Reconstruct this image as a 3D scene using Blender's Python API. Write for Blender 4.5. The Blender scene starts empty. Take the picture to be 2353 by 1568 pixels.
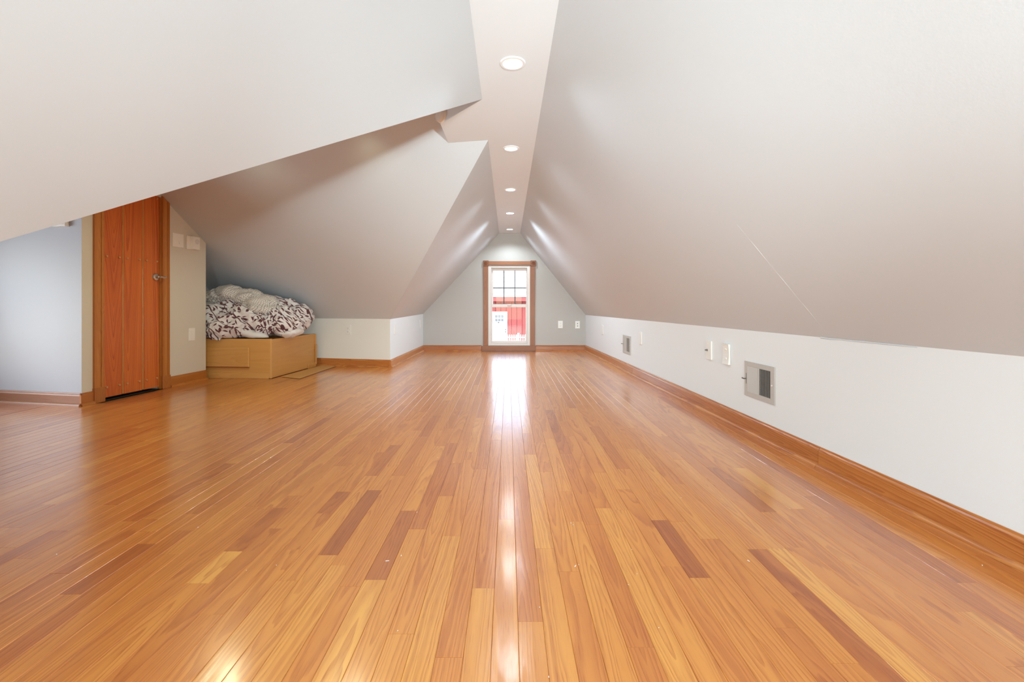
import bpy, bmesh, math, random
from mathutils import Matrix, Vector, noise
from mathutils.bvhtree import BVHTree

# ------------------------------------------------------------------ camera, sky, sun, exposure
SC = bpy.context.scene
COL = SC.collection
FPX = 1040.0                      # focal length in pixels of the 2353 px wide frame
EYE = 0.72                        # camera height above the attic floor
cam_d = bpy.data.cameras.new('camera')
cam = bpy.data.objects.new('camera', cam_d)
COL.objects.link(cam)
cam.location = (0, 0, EYE)
cam.rotation_euler = (math.pi / 2, 0, 0)
cam_d.sensor_width = 36.0
cam_d.lens = 36.0 * FPX / 2353.0
cam_d.shift_x = (1176.5 - 1168.0) / 2353.0
cam_d.shift_y = -(784.0 - 700.0) / 2353.0
cam_d.clip_start = 0.02
SC.camera = cam

SC.view_settings.view_transform = 'Standard'
SC.view_settings.look = 'None'
SC.view_settings.gamma = 1.0
SC.view_settings.use_curve_mapping = False
SC.view_settings.exposure = 0.12
SC.cycles.use_denoising = True
SC.cycles.max_bounces = 12
SC.cycles.diffuse_bounces = 6
SC.cycles.glossy_bounces = 4
SC.cycles.transparent_max_bounces = 12
SC.cycles.sample_clamp_indirect = 6.0
SC.cycles.blur_glossy = 0.5

world = bpy.data.worlds.new('sky')
SC.world = world
world.use_nodes = True
wn = world.node_tree.nodes
wl = world.node_tree.links
sky = wn.new('ShaderNodeTexSky')
sky.sky_type = 'NISHITA'
sky.sun_disc = False
sky.sun_elevation = math.radians(38)
sky.sun_rotation = math.radians(215)
sky.air_density = 1.0
sky.dust_density = 2.5
wl.new(sky.outputs[0], wn['Background'].inputs[0])
SKY_STRENGTH = 1.0
wn['Background'].inputs[1].default_value = SKY_STRENGTH

sun_d = bpy.data.lights.new('sun', 'SUN')
sun_d.energy = 3.0
sun_d.angle = math.radians(1.0)
sun_d.color = (1.0, 0.96, 0.9)
sun = bpy.data.objects.new('sun', sun_d)
COL.objects.link(sun)
sun.rotation_euler = Vector((-0.78, 0.10, -0.62)).to_track_quat('-Z', 'Y').to_euler()

# added fill spots behind the camera, standing in for a photographer's strobe
def fill_flash(loc, aim, watts, size, cone, col):
    d = bpy.data.lights.new('fill_flash', 'SPOT')
    d.energy = watts
    d.shadow_soft_size = size
    d.spot_size = math.radians(cone)
    d.spot_blend = 1.0
    d.color = col
    o = bpy.data.objects.new('fill_flash', d)
    COL.objects.link(o)
    o.location = loc
    o.rotation_euler = (Vector(aim) - Vector(loc)).to_track_quat('-Z', 'Y').to_euler()


fill_flash((0.75, -0.90, 0.96), (0.0, 3.0, 1.0), 400.0, 0.06, 52, (0.87, 0.99, 0.97))
fill_flash((0.75, -0.90, 0.96), (-0.3, 3.0, 1.9), 82.0, 0.06, 150, (0.87, 0.99, 0.98))
fill_flash((-0.62, -0.90, 0.42), (0.4, 3.0, 1.4), 190.0, 0.06, 52, (0.87, 0.99, 0.97))
fill_flash((-0.62, -0.90, 0.42), (0.5, 3.0, 1.9), 92.0, 0.06, 150, (0.87, 0.99, 0.98))

CAN_CONE = 140.0
CAN_W = [18.0, 12.0, 24.0, 82.0, 28.0, 13.0, 11.0, 11.0]
CAN_COL = (0.84, 0.98, 1.06)
DORMER_W = 23.0
DORMER_COL = (0.92, 0.98, 0.66)

# area lamp added outside the dormer window to strengthen the light from it
ar_d = bpy.data.lights.new('daylight_fill', 'AREA')
ar_d.shape = 'RECTANGLE'
ar_d.size, ar_d.size_y = 1.1, 1.1
ar_d.energy = 40.0
ar_d.color = (0.82, 0.91, 1.0)
ar = bpy.data.objects.new('daylight_fill', ar_d)
COL.objects.link(ar)
ar.location = (-4.85, 2.35, 0.9)
ar.rotation_euler = (0, -math.pi / 2, 0)

R = random.Random(11)
PI = math.pi


# ------------------------------------------------------------------ materials
class NT:
    def __init__(s, name):
        s.m = bpy.data.materials.new(name)
        s.m.use_nodes = True
        s.t = s.m.node_tree
        s.b = s.t.nodes['Principled BSDF']

    def n(s, kind, **kw):
        nd = s.t.nodes.new('ShaderNode' + kind)
        for k, v in kw.items():
            if k.startswith('i_'):
                key = k[2:]
                key = int(key) if key.isdigit() else key.replace('_', ' ')
                nd.inputs[key].default_value = v
            else:
                setattr(nd, k, v)
        return nd

    def l(s, a, b):
        s.t.links.new(a, b)

    def math(s, op, a, b=None, c=None, clamp=False):
        nd = s.t.nodes.new('ShaderNodeMath')
        nd.operation = op
        nd.use_clamp = clamp
        for i, v in enumerate((a, b, c)):
            if v is None:
                continue
            if isinstance(v, (int, float)):
                nd.inputs[i].default_value = v
            else:
                s.l(v, nd.inputs[i])
        return nd.outputs[0]

    def mix(s, fac, a, b, mode='MIX'):
        nd = s.t.nodes.new('ShaderNodeMix')
        nd.data_type = 'RGBA'
        nd.blend_type = mode
        for i, v in ((0, fac), (6, a), (7, b)):
            if isinstance(v, (int, float)):
                nd.inputs[i].default_value = v
            elif isinstance(v, tuple):
                nd.inputs[i].default_value = (*v, 1) if len(v) == 3 else v
            else:
                s.l(v, nd.inputs[i])
        return nd.outputs[2]

    def ramp(s, fac, stops):
        nd = s.t.nodes.new('ShaderNodeValToRGB')
        e = nd.color_ramp.elements
        while len(e) < len(stops):
            e.new(0.5)
        for i, (p, c) in enumerate(stops):
            e[i].position = p
            e[i].color = (*c, 1)
        s.l(fac, nd.inputs[0])
        return nd.outputs[0]

    def bump(s, h, strength, dist=0.01):
        nd = s.n('Bump')
        nd.inputs['Strength'].default_value = strength
        nd.inputs['Distance'].default_value = dist
        s.l(h, nd.inputs['Height'])
        s.l(nd.outputs[0], s.b.inputs['Normal'])


def srgb(r, g, b):
    f = lambda c: (c / 255 / 12.92) if c / 255 <= 0.04045 else ((c / 255 + 0.055) / 1.055) ** 2.4
    return (f(r), f(g), f(b))


def plain(name, col, rough=0.5, metal=0.0, **kw):
    t = NT(name)
    t.b.inputs['Base Color'].default_value = (*col, 1)
    t.b.inputs['Roughness'].default_value = rough
    t.b.inputs['Metallic'].default_value = metal
    for k, v in kw.items():
        t.b.inputs[k.replace('_', ' ')].default_value = v
    return t.m


def paint(name, col, rough=0.55, scale=180.0, strength=0.06):
    t = NT(name)
    tc = t.n('TexCoord')
    no = t.n('TexNoise', i_Scale=scale, i_Detail=3.0)
    t.l(tc.outputs['Object'], no.inputs['Vector'])
    big = t.n('TexNoise', i_Scale=1.3, i_Detail=2.0)
    t.l(tc.outputs['Object'], big.inputs['Vector'])
    dark = tuple(c * 0.96 for c in col)
    t.l(t.mix(big.outputs[0], dark, col), t.b.inputs['Base Color'])
    t.b.inputs['Roughness'].default_value = rough
    t.bump(no.outputs[0], strength, 0.002)
    return t.m


def wood(name, stops, ring=0.0042, depth=0.42, rough=0.3, coat=0.0, coat_rough=0.1, wave=0.0, pore=0.35, coat_ior=1.5):
    """Oak: growth rings cut by the board's face (cathedrals), pores, tone per board."""
    t = NT(name)
    g = t.n('Attribute', attribute_name='gco')
    p = t.n('Attribute', attribute_name='gpar')
    gs = t.n('SeparateXYZ')
    t.l(g.outputs['Vector'], gs.inputs[0])
    ps = t.n('SeparateXYZ')
    t.l(p.outputs['Vector'], ps.inputs[0])
    gx, gy, gz = gs.outputs
    d, taper, tone = ps.outputs
    st = t.n('VectorMath', operation='MULTIPLY')
    t.l(g.outputs['Vector'], st.inputs[0])
    st.inputs[1].default_value = (16, 2.4, 16)
    nz = t.n('TexNoise', i_Scale=1.0, i_Detail=3.0, i_Roughness=0.55)
    t.l(st.outputs[0], nz.inputs['Vector'])
    r = t.math('SQRT', t.math('ADD', t.math('POWER', t.math('ADD', gx, gz), 2.0), t.math('POWER', d, 2.0)))
    rr = t.math('SUBTRACT', r, t.math('MULTIPLY', gy, taper))
    rr = t.math('ADD', rr, t.math('MULTIPLY', nz.outputs[0], 0.026))
    rv = t.n('CombineXYZ')
    t.l(t.math('MULTIPLY', rr, 55.0), rv.inputs[0])
    t.l(ps.outputs[0], rv.inputs[1])
    rn = t.n('TexNoise', i_Scale=1.0, i_Detail=1.0)
    t.l(rv.outputs[0], rn.inputs['Vector'])
    ph = t.math('FRACT', t.math('ADD', t.math('DIVIDE', rr, ring), t.math('MULTIPLY', rn.outputs[0], 3.0)))
    up = t.math('POWER', ph, 2.2)                      # slow rise to the dark late wood
    down = t.math('SUBTRACT', 1.0, t.math('POWER', ph, 12.0))
    line = t.math('MULTIPLY', t.math('MULTIPLY', up, down), 1.25, clamp=True)
    line = t.math('MULTIPLY', line, t.math('MULTIPLY', rn.outputs[0], 1.7, clamp=True))
    sp = t.n('VectorMath', operation='MULTIPLY')
    t.l(g.outputs['Vector'], sp.inputs[0])
    sp.inputs[1].default_value = (620, 17, 620)
    po = t.n('TexNoise', i_Scale=1.0, i_Detail=1.0)
    t.l(sp.outputs[0], po.inputs['Vector'])
    pores = t.math('MULTIPLY', t.math('SUBTRACT', po.outputs[0], 0.54, clamp=True), 7.0, clamp=True)
    pores = t.math('MULTIPLY', pores, t.math('ADD', 0.30, t.math('MULTIPLY', line, 0.70)))
    sb = t.n('VectorMath', operation='MULTIPLY')
    t.l(g.outputs['Vector'], sb.inputs[0])
    sb.inputs[1].default_value = (22, 3.0, 22)
    bl = t.n('TexNoise', i_Scale=1.0, i_Detail=2.0)
    t.l(sb.outputs[0], bl.inputs['Vector'])
    tn = t.math('ADD', tone, t.math('MULTIPLY', t.math('SUBTRACT', bl.outputs[0], 0.5), 0.42), clamp=True)
    base = t.ramp(tn, stops)
    k = t.math('ADD', t.math('MULTIPLY', line, depth), t.math('MULTIPLY', pores, pore), clamp=True)
    dk = t.mix(1.0, base, (0.62, 0.40, 0.27), 'MULTIPLY')
    col = t.mix(k, base, dk)
    t.l(col, t.b.inputs['Base Color'])
    t.b.inputs['Roughness'].default_value = rough
    if coat:
        t.b.inputs['Coat Weight'].default_value = coat
        t.b.inputs['Coat Roughness'].default_value = coat_rough
        t.b.inputs['Coat IOR'].default_value = coat_ior
    if wave:
        tc = t.n('TexCoord')
        ob = t.n('VectorMath', operation='MULTIPLY')
        t.l(tc.outputs['Object'], ob.inputs[0])
        ob.inputs[1].default_value = (22, 9, 1)
        ge = t.n('NewGeometry')
        t.l(ge.outputs['Position'], ob.inputs[0])
        wv = t.n('TexNoise', i_Scale=1.0, i_Detail=2.0)
        t.l(ob.outputs[0], wv.inputs['Vector'])
        bp = t.n('Bump')
        bp.inputs['Strength'].default_value = wave
        bp.inputs['Distance'].default_value = 0.004
        t.l(t.math('ADD', wv.outputs[0], t.math('MULTIPLY', line, -0.03)), bp.inputs['Height'])
        t.l(bp.outputs[0], t.b.inputs['Normal'])
        if coat:
            t.l(bp.outputs[0], t.b.inputs['Coat Normal'])
    return t.m


def glass_mat():
    t = NT('window_glass')
    tr = t.n('BsdfTransparent')
    tr.inputs[0].default_value = (0.97, 0.985, 0.98, 1)
    gl = t.n('BsdfGlossy')
    gl.inputs['Roughness'].default_value = 0.02
    fr = t.n('Fresnel')
    fr.inputs[0].default_value = 1.45
    mx = t.n('MixShader')
    t.l(fr.outputs[0], mx.inputs[0])
    t.l(tr.outputs[0], mx.inputs[1])
    t.l(gl.outputs[0], mx.inputs[2])
    t.l(mx.outputs[0], t.t.nodes['Material Output'].inputs[0])
    return t.m


def leaf_fabric():
    t = NT('leaf_print_cotton')
    uv = t.n('UVMap')
    white = (0.80, 0.77, 0.78)
    plum = (0.115, 0.038, 0.045)
    masks = None
    for sc, off, thr in ((20.0, 0.0, 0.22), (18.0, 3.7, 0.42)):
        mp = t.n('VectorMath', operation='MULTIPLY_ADD')
        t.l(uv.outputs[0], mp.inputs[0])
        mp.inputs[1].default_value = (sc, sc, 0)
        mp.inputs[2].default_value = (off, off * 1.7, 0)
        vo = t.n('TexVoronoi', voronoi_dimensions='2D', i_Scale=1.0, i_Randomness=0.75)
        t.l(mp.outputs[0], vo.inputs['Vector'])
        df = t.n('VectorMath', operation='SUBTRACT')
        t.l(mp.outputs[0], df.inputs[0])
        t.l(vo.outputs['Position'], df.inputs[1])
        cs = t.n('SeparateColor')
        t.l(vo.outputs['Color'], cs.inputs[0])
        ro = t.n('VectorRotate', rotation_type='Z_AXIS')
        t.l(df.outputs[0], ro.inputs['Vector'])
        t.l(t.math('MULTIPLY', cs.outputs[0], 6.28), ro.inputs['Angle'])
        ls = t.n('SeparateXYZ')
        t.l(ro.outputs[0], ls.inputs[0])
        lx, ly = ls.outputs[0], ls.outputs[1]
        ly2 = t.math('SUBTRACT', ly, t.math('MULTIPLY', t.math('POWER', lx, 2.0), 0.35))
        wd = t.math('MULTIPLY', t.math('SUBTRACT', 1.0, t.math('POWER', t.math('DIVIDE', lx, 0.47), 2.0)), 0.17)
        leaf = t.math('LESS_THAN', t.math('ABSOLUTE', ly2), wd)
        stem = t.math('MULTIPLY', t.math('LESS_THAN', t.math('ABSOLUTE', ly2), 0.022), t.math('LESS_THAN', t.math('ABSOLUTE', lx), 0.75))
        lm = t.math('MULTIPLY', t.math('MAXIMUM', leaf, stem), t.math('GREATER_THAN', cs.outputs[1], thr))
        masks = lm if masks is None else t.math('MAXIMUM', masks, lm)
    mp = t.n('VectorMath', operation='MULTIPLY')
    t.l(uv.outputs[0], mp.inputs[0])
    mp.inputs[1].default_value = (6, 6, 0)
    wv = t.n('TexWave', wave_type='BANDS', bands_direction='DIAGONAL', i_Scale=0.55, i_Distortion=5.0, i_Detail=1.0)
    t.l(mp.outputs[0], wv.inputs['Vector'])
    vine = t.math('GREATER_THAN', wv.outputs['Fac'], 0.985)
    m = t.math('MAXIMUM', masks, vine)
    t.l(t.mix(m, white, plum), t.b.inputs['Base Color'])
    t.b.inputs['Roughness'].default_value = 0.85
    t.b.inputs['Sheen Weight'].default_value = 0.2
    return t.m


def lattice_fabric():
    t = NT('lattice_print_cotton')
    uv = t.n('UVMap')
    ro = t.n('VectorRotate', rotation_type='Z_AXIS')
    t.l(uv.outputs[0], ro.inputs['Vector'])
    ro.inputs['Angle'].default_value = 0.35
    mp = t.n('VectorMath', operation='MULTIPLY')
    t.l(ro.outputs[0], mp.inputs[0])
    mp.inputs[1].default_value = (54, 54, 0)
    wn_ = t.n('TexNoise', i_Scale=0.35, i_Detail=2.0)
    t.l(mp.outputs[0], wn_.inputs['Vector'])
    ad = t.n('VectorMath', operation='MULTIPLY_ADD')
    t.l(wn_.outputs['Color'], ad.inputs[0])
    ad.inputs[1].default_value = (1.6, 1.6, 0)
    t.l(mp.outputs[0], ad.inputs[2])
    s = t.n('SeparateXYZ')
    t.l(ad.outputs[0], s.inputs[0])
    f = lambda o: t.math('ABSOLUTE', t.math('SUBTRACT', t.math('FRACT', o), 0.5))
    e = t.math('MAXIMUM', f(s.outputs[0]), f(s.outputs[1]))
    m = t.math('MULTIPLY', t.math('SUBTRACT', e, 0.36, clamp=True), 14.0, clamp=True)
    t.l(t.mix(m, (0.82, 0.80, 0.76), (0.36, 0.30, 0.28)), t.b.inputs['Base Color'])
    t.b.inputs['Roughness'].default_value = 0.85
    return t.m


def emit(name, col, strength):
    t = NT(name)
    t.b.inputs['Base Color'].default_value = (0.9, 0.9, 0.85, 1)
    t.b.inputs['Emission Color'].default_value = (*col, 1)
    t.b.inputs['Emission Strength'].default_value = strength
    return t.m


FLOOR_STOPS = [(0.0, (0.36, 0.095, 0.018)), (0.3, (0.51, 0.160, 0.027)), (0.6, (0.63, 0.235, 0.040)), (1.0, (0.74, 0.345, 0.068))]
TRIM_STOPS = [(0.0, (0.34, 0.105, 0.026)), (0.5, (0.50, 0.180, 0.042)), (1.0, (0.62, 0.270, 0.075))]
DOOR_STOPS = [(0.0, (0.56, 0.110, 0.012)), (0.5, (0.72, 0.170, 0.018)), (1.0, (0.80, 0.235, 0.030))]
CASE_STOPS = [(0.0, (0.40, 0.125, 0.020)), (0.5, (0.54, 0.195, 0.034)), (1.0, (0.66, 0.275, 0.055))]
WIN_STOPS = [(0.0, (0.22, 0.075, 0.032)), (0.5, (0.31, 0.120, 0.052)), (1.0, (0.42, 0.190, 0.090))]
BED_STOPS = [(0.0, (0.60, 0.300, 0.080)), (0.5, (0.69, 0.360, 0.105)), (1.0, (0.76, 0.425, 0.140))]

M = {}
M['paint'] = paint('greige_wall_paint', (0.70, 0.68, 0.64))
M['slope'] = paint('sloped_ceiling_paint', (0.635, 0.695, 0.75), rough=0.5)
M['gable'] = paint('grey_gable_paint', (0.455, 0.44, 0.42))
M['closet'] = paint('beige_closet_paint', (0.76, 0.72, 0.61))
M['dormer_wall'] = paint('cream_knee_wall_paint', (0.81, 0.81, 0.78))
M['window_lit_wall'] = paint('window_lit_wall_paint', (0.56, 0.60, 0.66))  # same wall paint, with bluish window light put into the colour
M['ceiling'] = paint('white_ceiling_paint', (0.79, 0.875, 0.955))
M['knee'] = paint('knee_wall_paint', (0.78, 0.825, 0.86))
M['floor'] = wood('varnished_oak_strip_floor', FLOOR_STOPS, ring=0.0085, depth=0.72, pore=0.6, rough=0.38, coat=1.0, coat_rough=0.17, wave=0.16, coat_ior=1.48)
M['trim'] = wood('oak_baseboard', TRIM_STOPS, ring=0.0095, depth=1.0, rough=0.32, coat=0.5, coat_rough=0.18)
M['door'] = wood('stained_oak_door', DOOR_STOPS, ring=0.016, depth=1.0, rough=0.38, coat=0.3, coat_rough=0.2)
M['case'] = wood('stained_oak_casing', CASE_STOPS, rough=0.4, coat=0.2, coat_rough=0.2)
M['wincase'] = wood('pale_oak_window_casing', WIN_STOPS, rough=0.45)
M['bed'] = wood('light_oak_laminate', BED_STOPS, ring=0.02, depth=0.22, rough=0.42, pore=0.15)
M['subfloor'] = plain('subfloor_wood', (0.34, 0.13, 0.045), 0.6)
M['white_plastic'] = plain('white_plastic', (0.80, 0.80, 0.78), 0.35)
M['ivory_plastic'] = plain('ivory_plastic', (0.94, 0.92, 0.86), 0.35)
M['slot'] = plain('dark_slot', (0.03, 0.028, 0.026), 0.6)
M['grey_slot'] = plain('grey_slot', (0.22, 0.21, 0.20), 0.6)
M['register'] = plain('painted_steel_register', (0.50, 0.48, 0.46), 0.42)
M['register_dark'] = plain('register_duct', (0.012, 0.011, 0.010), 0.7)
M['steel'] = plain('dull_steel', (0.30, 0.29, 0.28), 0.35, 0.9)
M['nickel'] = plain('satin_nickel', (0.62, 0.56, 0.50), 0.25, 1.0)
M['plug'] = plain('pale_wood_plug', (0.62, 0.36, 0.14), 0.45)
M['vinyl'] = plain('white_vinyl', (0.70, 0.645, 0.61), 0.4)
M['muntin'] = plain('dark_grid_bar', (0.06, 0.06, 0.065), 0.5)
M['glass'] = glass_mat()
M['leaf'] = leaf_fabric()
M['lattice'] = lattice_fabric()
M['white_cloth'] = plain('white_cotton', (0.80, 0.78, 0.78), 0.9)
M['grey_cloth'] = plain('grey_cotton', (0.45, 0.43, 0.43), 0.9)
M['cardboard'] = plain('brown_fibreboard', (0.62, 0.335, 0.105), 0.7)
M['trim_white'] = plain('white_light_trim', (0.84, 0.90, 0.94), 0.4)
M['reflector'] = plain('cream_reflector', (0.86, 0.84, 0.74), 0.35)
M['bulb'] = emit('lamp_lens', (1.0, 0.96, 0.86), 2.2)
M['barn_red'] = plain('red_barn_paint', (0.185, 0.032, 0.032), 0.7)
M['barn_trim'] = plain('red_fascia_paint', (0.20, 0.042, 0.042), 0.7)
M['white_paint'] = plain('white_exterior_paint', (0.42, 0.44, 0.46), 0.5)
M['dim_glass'] = plain('door_light_glass', (0.10, 0.12, 0.14), 0.15)
M['black'] = plain('black_hardware', (0.02, 0.02, 0.02), 0.4)
M['shingle'] = paint('pale_shingles', (0.50, 0.50, 0.52), 0.8, 9.0, 0.4)
M['ground'] = paint('pale_winter_ground', (0.62, 0.62, 0.60), 0.9, 4.0, 0.3)
M['speck'] = plain('white_paint_flake', (0.85, 0.85, 0.85), 0.7)


# ------------------------------------------------------------------ mesh helpers
class B:
    """Collects shapes and links them as ONE mesh object."""

    def __init__(s):
        s.v, s.f, s.g, s.p = [], [], [], []

    def add(s, verts, faces, grain=None, tone=0.5, par=None):
        o = len(s.v)
        s.v += [tuple(v) for v in verts]
        s.f += [tuple(i + o for i in f) for f in faces]
        if grain is None:
            s.g += [(0, 0, 0)] * len(verts)
            s.p += [(0.02, 0.03, tone)] * len(verts)
            return
        ax = 'xyz'.index(grain)
        rest = [i for i in range(3) if i != ax]
        c = [sum(v[i] for v in verts) / len(verts) for i in range(3)]
        if par is None:
            par = (R.uniform(-0.03, 0.03), R.choice((0.012, 0.02, 0.05, 0.09)), R.uniform(0.012, 0.045))
        off = R.uniform(0, 9)
        for v in verts:
            a = sum(v[i] - c[i] for i in rest[:1])
            b = sum(v[i] - c[i] for i in rest[1:])
            s.g.append((a + par[0], v[ax] + off, b))
            s.p.append((par[1], par[2], tone))

    def raw(s, bm, mat=None, **kw):
        bm.verts.ensure_lookup_table()
        bm.verts.index_update()
        vs = [(mat @ v.co) if mat else v.co.copy() for v in bm.verts]
        fs = [[v.index for v in f.verts] for f in bm.faces]
        bm.free()
        s.add(vs, fs, **kw)

    def box(s, lo, hi, bevel=0.0, seg=1, mat=None, **kw):
        bm = bmesh.new()
        bmesh.ops.create_cube(bm, size=1.0)
        for v in bm.verts:
            v.co = Vector([lo[i] if v.co[i] < 0 else hi[i] for i in range(3)])
        if bevel:
            bmesh.ops.bevel(bm, geom=bm.edges[:], offset=bevel, segments=seg, affect='EDGES', profile=0.5)
        s.raw(bm, mat, **kw)

    def cyl(s, c, r, h, axis='z', seg=24, r2=None, bevel=0.0, **kw):
        bm = bmesh.new()
        bmesh.ops.create_cone(bm, cap_ends=True, segments=seg, radius1=r, radius2=r if r2 is None else r2, depth=h)
        if bevel:
            ed = [e for e in bm.edges if abs(e.verts[0].co.z - e.verts[1].co.z) < 1e-6]
            bmesh.ops.bevel(bm, geom=ed, offset=bevel, segments=2, affect='EDGES', profile=0.5)
        m = Matrix.Translation(c)
        if axis == 'x':
            m = m @ Matrix.Rotation(PI / 2, 4, 'Y')
        elif axis == 'y':
            m = m @ Matrix.Rotation(PI / 2, 4, 'X')
        s.raw(bm, m, **kw)

    def lathe(s, prof, c=(0, 0, 0), seg=32, axis='z', **kw):
        vs, fs = [], []
        n = len(prof)
        for k in range(seg):
            a = 2 * PI * k / seg
            for r, z in prof:
                p = (r * math.cos(a), r * math.sin(a), z)
                if axis == 'y':
                    p = (p[0], -p[2], p[1])
                vs.append((c[0] + p[0], c[1] + p[1], c[2] + p[2]))
        for k in range(seg):
            k2 = (k + 1) % seg
            for j in range(n - 1):
                fs.append((k * n + j, k2 * n + j, k2 * n + j + 1, k * n + j + 1))
        s.add(vs, fs, **kw)

    def sweep(s, prof, p0, p1, outward, **kw):
        """A profile of (out, up) points carried straight from p0 to p1."""
        p0, p1, o = Vector(p0), Vector(p1), Vector(outward)
        n = len(prof)
        vs = []
        for p in (p0, p1):
            for a, z in prof:
                vs.append(p + o * a + Vector((0, 0, z)))
        fs = [(i, (i + 1) % n, n + (i + 1) % n, n + i) for i in range(n)]
        fs += [tuple(range(n))[::-1], tuple(range(n, 2 * n))]
        L = (p1 - p0).length
        o0 = len(s.v)
        s.add(vs, fs, tone=kw.get('tone', 0.5))
        cx = R.uniform(-0.06, -0.02)
        dd = R.choice((0.006, 0.012, 0.02))
        tp = R.uniform(0.02, 0.045)
        off = R.uniform(0, 9)
        for i in range(2 * n):
            a, z = prof[i % n]
            s.g[o0 + i] = (z + cx, (0 if i < n else L) + off, a)
            s.p[o0 + i] = (dd, tp, kw.get('tone', 0.5))

    def prism(s, poly, vec, **kw):
        poly = [Vector(p) for p in poly]
        vec = Vector(vec)
        n = len(poly)
        vs = poly + [p + vec for p in poly]
        fs = [tuple(range(n)), tuple(range(2 * n - 1, n - 1, -1))]
        fs += [(i, n + i, n + (i + 1) % n, (i + 1) % n) for i in range(n)]
        s.add(vs, fs, **kw)

    def tube(s, pts, r, seg=8, **kw):
        pts = [Vector(p) for p in pts]
        vs, fs = [], []
        for i, p in enumerate(pts):
            d = (pts[min(i + 1, len(pts) - 1)] - pts[max(i - 1, 0)]).normalized()
            a = d.cross(Vector((0, 0, 1)) if abs(d.z) < 0.9 else Vector((1, 0, 0))).normalized()
            b = d.cross(a)
            rr = r[i] if isinstance(r, (list, tuple)) else r
            for k in range(seg):
                t = 2 * PI * k / seg
                vs.append(p + (a * math.cos(t) + b * math.sin(t)) * rr)
        for i in range(len(pts) - 1):
            for k in range(seg):
                k2 = (k + 1) % seg
                fs.append((i * seg + k, i * seg + k2, (i + 1) * seg + k2, (i + 1) * seg + k))
        fs += [tuple(range(seg))[::-1], tuple(range((len(pts) - 1) * seg, len(pts) * seg))]
        s.add(vs, fs, **kw)

    def build(s, name, mat, parent=None, smooth=False, fix=True):
        me = bpy.data.meshes.new(name)
        me.from_pydata(s.v, [], s.f)
        if fix:
            bm = bmesh.new()
            bm.from_mesh(me)
            bmesh.ops.recalc_face_normals(bm, faces=bm.faces[:])
            bm.to_mesh(me)
            bm.free()
        for nm, dat in (('gco', s.g), ('gpar', s.p)):
            at = me.attributes.new(nm, 'FLOAT_VECTOR', 'POINT')
            at.data.foreach_set('vector', [c for q in dat for c in q])
        if smooth:
            me.shade_smooth()
            if smooth != 'all':
                me.set_sharp_from_angle(angle=math.radians(35))
        me.materials.append(M[mat] if isinstance(mat, str) else mat)
        o = bpy.data.objects.new(name, me)
        COL.objects.link(o)
        if parent:
            o.parent = parent
        return o


def tag(o, label, cat, group=None, kind=None):
    o['label'] = label
    o['category'] = cat
    if group:
        o['group'] = group
    if kind:
        o['kind'] = kind
    return o


def struct(o, label, cat):
    return tag(o, label, cat, kind='structure')


def empty(name, loc, rz=0.0):
    o = bpy.data.objects.new(name, None)
    o.empty_display_size = 0.05
    COL.objects.link(o)
    o.location = loc
    o.rotation_euler = (0, 0, rz)
    return o


def copy_tree(o, parent=None):
    c = o.copy()
    COL.objects.link(c)
    if parent:
        c.parent = parent
    for ch in list(o.children):
        copy_tree(ch, c)
    return c


def slab(name, poly, out, th, mat, label, cat, extra=()):
    """A wall or ceiling plane with real thickness away from the room."""
    b = B()
    b.prism(poly, Vector(out) * th)
    for pl in extra:
        b.prism(pl, Vector(out) * th)
    return struct(b.build(name, mat), label, cat)


# ------------------------------------------------------------------ the room: key lines
H = 1.82
YF, YB = 7.0, -2.6
XL, XR = -0.14, 0.183
rw = lambda y: 1.4474 - 0.03606 * y                       # right knee wall
rk = lambda y: 0.578 - 0.00338 * (y - 1.23)                # its height
far_slope = lambda x, y: H - 0.1377 * (x + 0.134) - 0.673 * (y - 3.026)
knee_y = lambda x: 5.15 - 0.2046 * (x + 1.346)             # dormer knee wall
near_y = lambda x: 0.273 - 0.205 * (x + 0.14)
TOPZ = 1.94                                                # dormer ridge flat
rn_y = lambda x: 2.6305 - 0.205 * (x + 0.14)
rf_y = lambda x: 2.848 - 0.2046 * (x + 0.134)
dw_x = lambda y: -3.3713 + 0.1062 * y                      # closet wall with the door
bl_y = lambda x: 2.6686 - 0.18 * x                         # closet end wall, bluish
XE = -4.6                                                  # dormer gable end

# floor base
b = B()
b.prism([(XE - 0.1, YB - 0.1, -0.012), (1.75, YB - 0.1, -0.012), (1.75, YF + 0.1, -0.012), (XE - 0.1, YF + 0.1, -0.012)], (0, 0, -0.12))
floor = struct(b.build('floor', 'subfloor'), 'glossy orange oak strip floor running to the far window', 'floor')

# ---- ceiling strip with the dropped soffit into the dormer, holes for the lights
CANS = [(0.02, 2.061), (0.02, 3.187), (0.02, 4.33), (0.02, 5.448), (0.02, 6.613), (0.02, 0.93), (0.02, -0.2), (0.02, -1.33)]
DCANS = [(-1.02, 2.925), (-1.95, 3.115)]


def cut_holes(o, spots, z, r=0.052, depth=0.10):
    cb = B()
    for x, y in spots:
        cb.cyl((x, y, z), r, depth * 2, seg=32)
    c = cb.build('cutter', 'ceiling')
    md = o.modifiers.new('holes', 'BOOLEAN')
    md.operation = 'DIFFERENCE'
    md.solver = 'EXACT'
    md.object = c
    dg = bpy.context.evaluated_depsgraph_get()
    me = bpy.data.meshes.new_from_object(o.evaluated_get(dg))
    o.modifiers.clear()
    o.data = me
    bpy.data.objects.remove(c)


b = B()
b.prism([(-0.143, YB, H), (XR, YB, H), (XR, YF, H), (XL, YF, H), (-0.134, 3.026, H), (-0.407, 3.081, H), (-0.4135, 2.757, H), (-0.14, 2.424, H)], (0, 0, 0.2))
o = struct(b.build('ceiling', 'ceiling'), 'narrow flat white ceiling strip holding the recessed lights', 'ceiling')
cut_holes(o, CANS, H)

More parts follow.
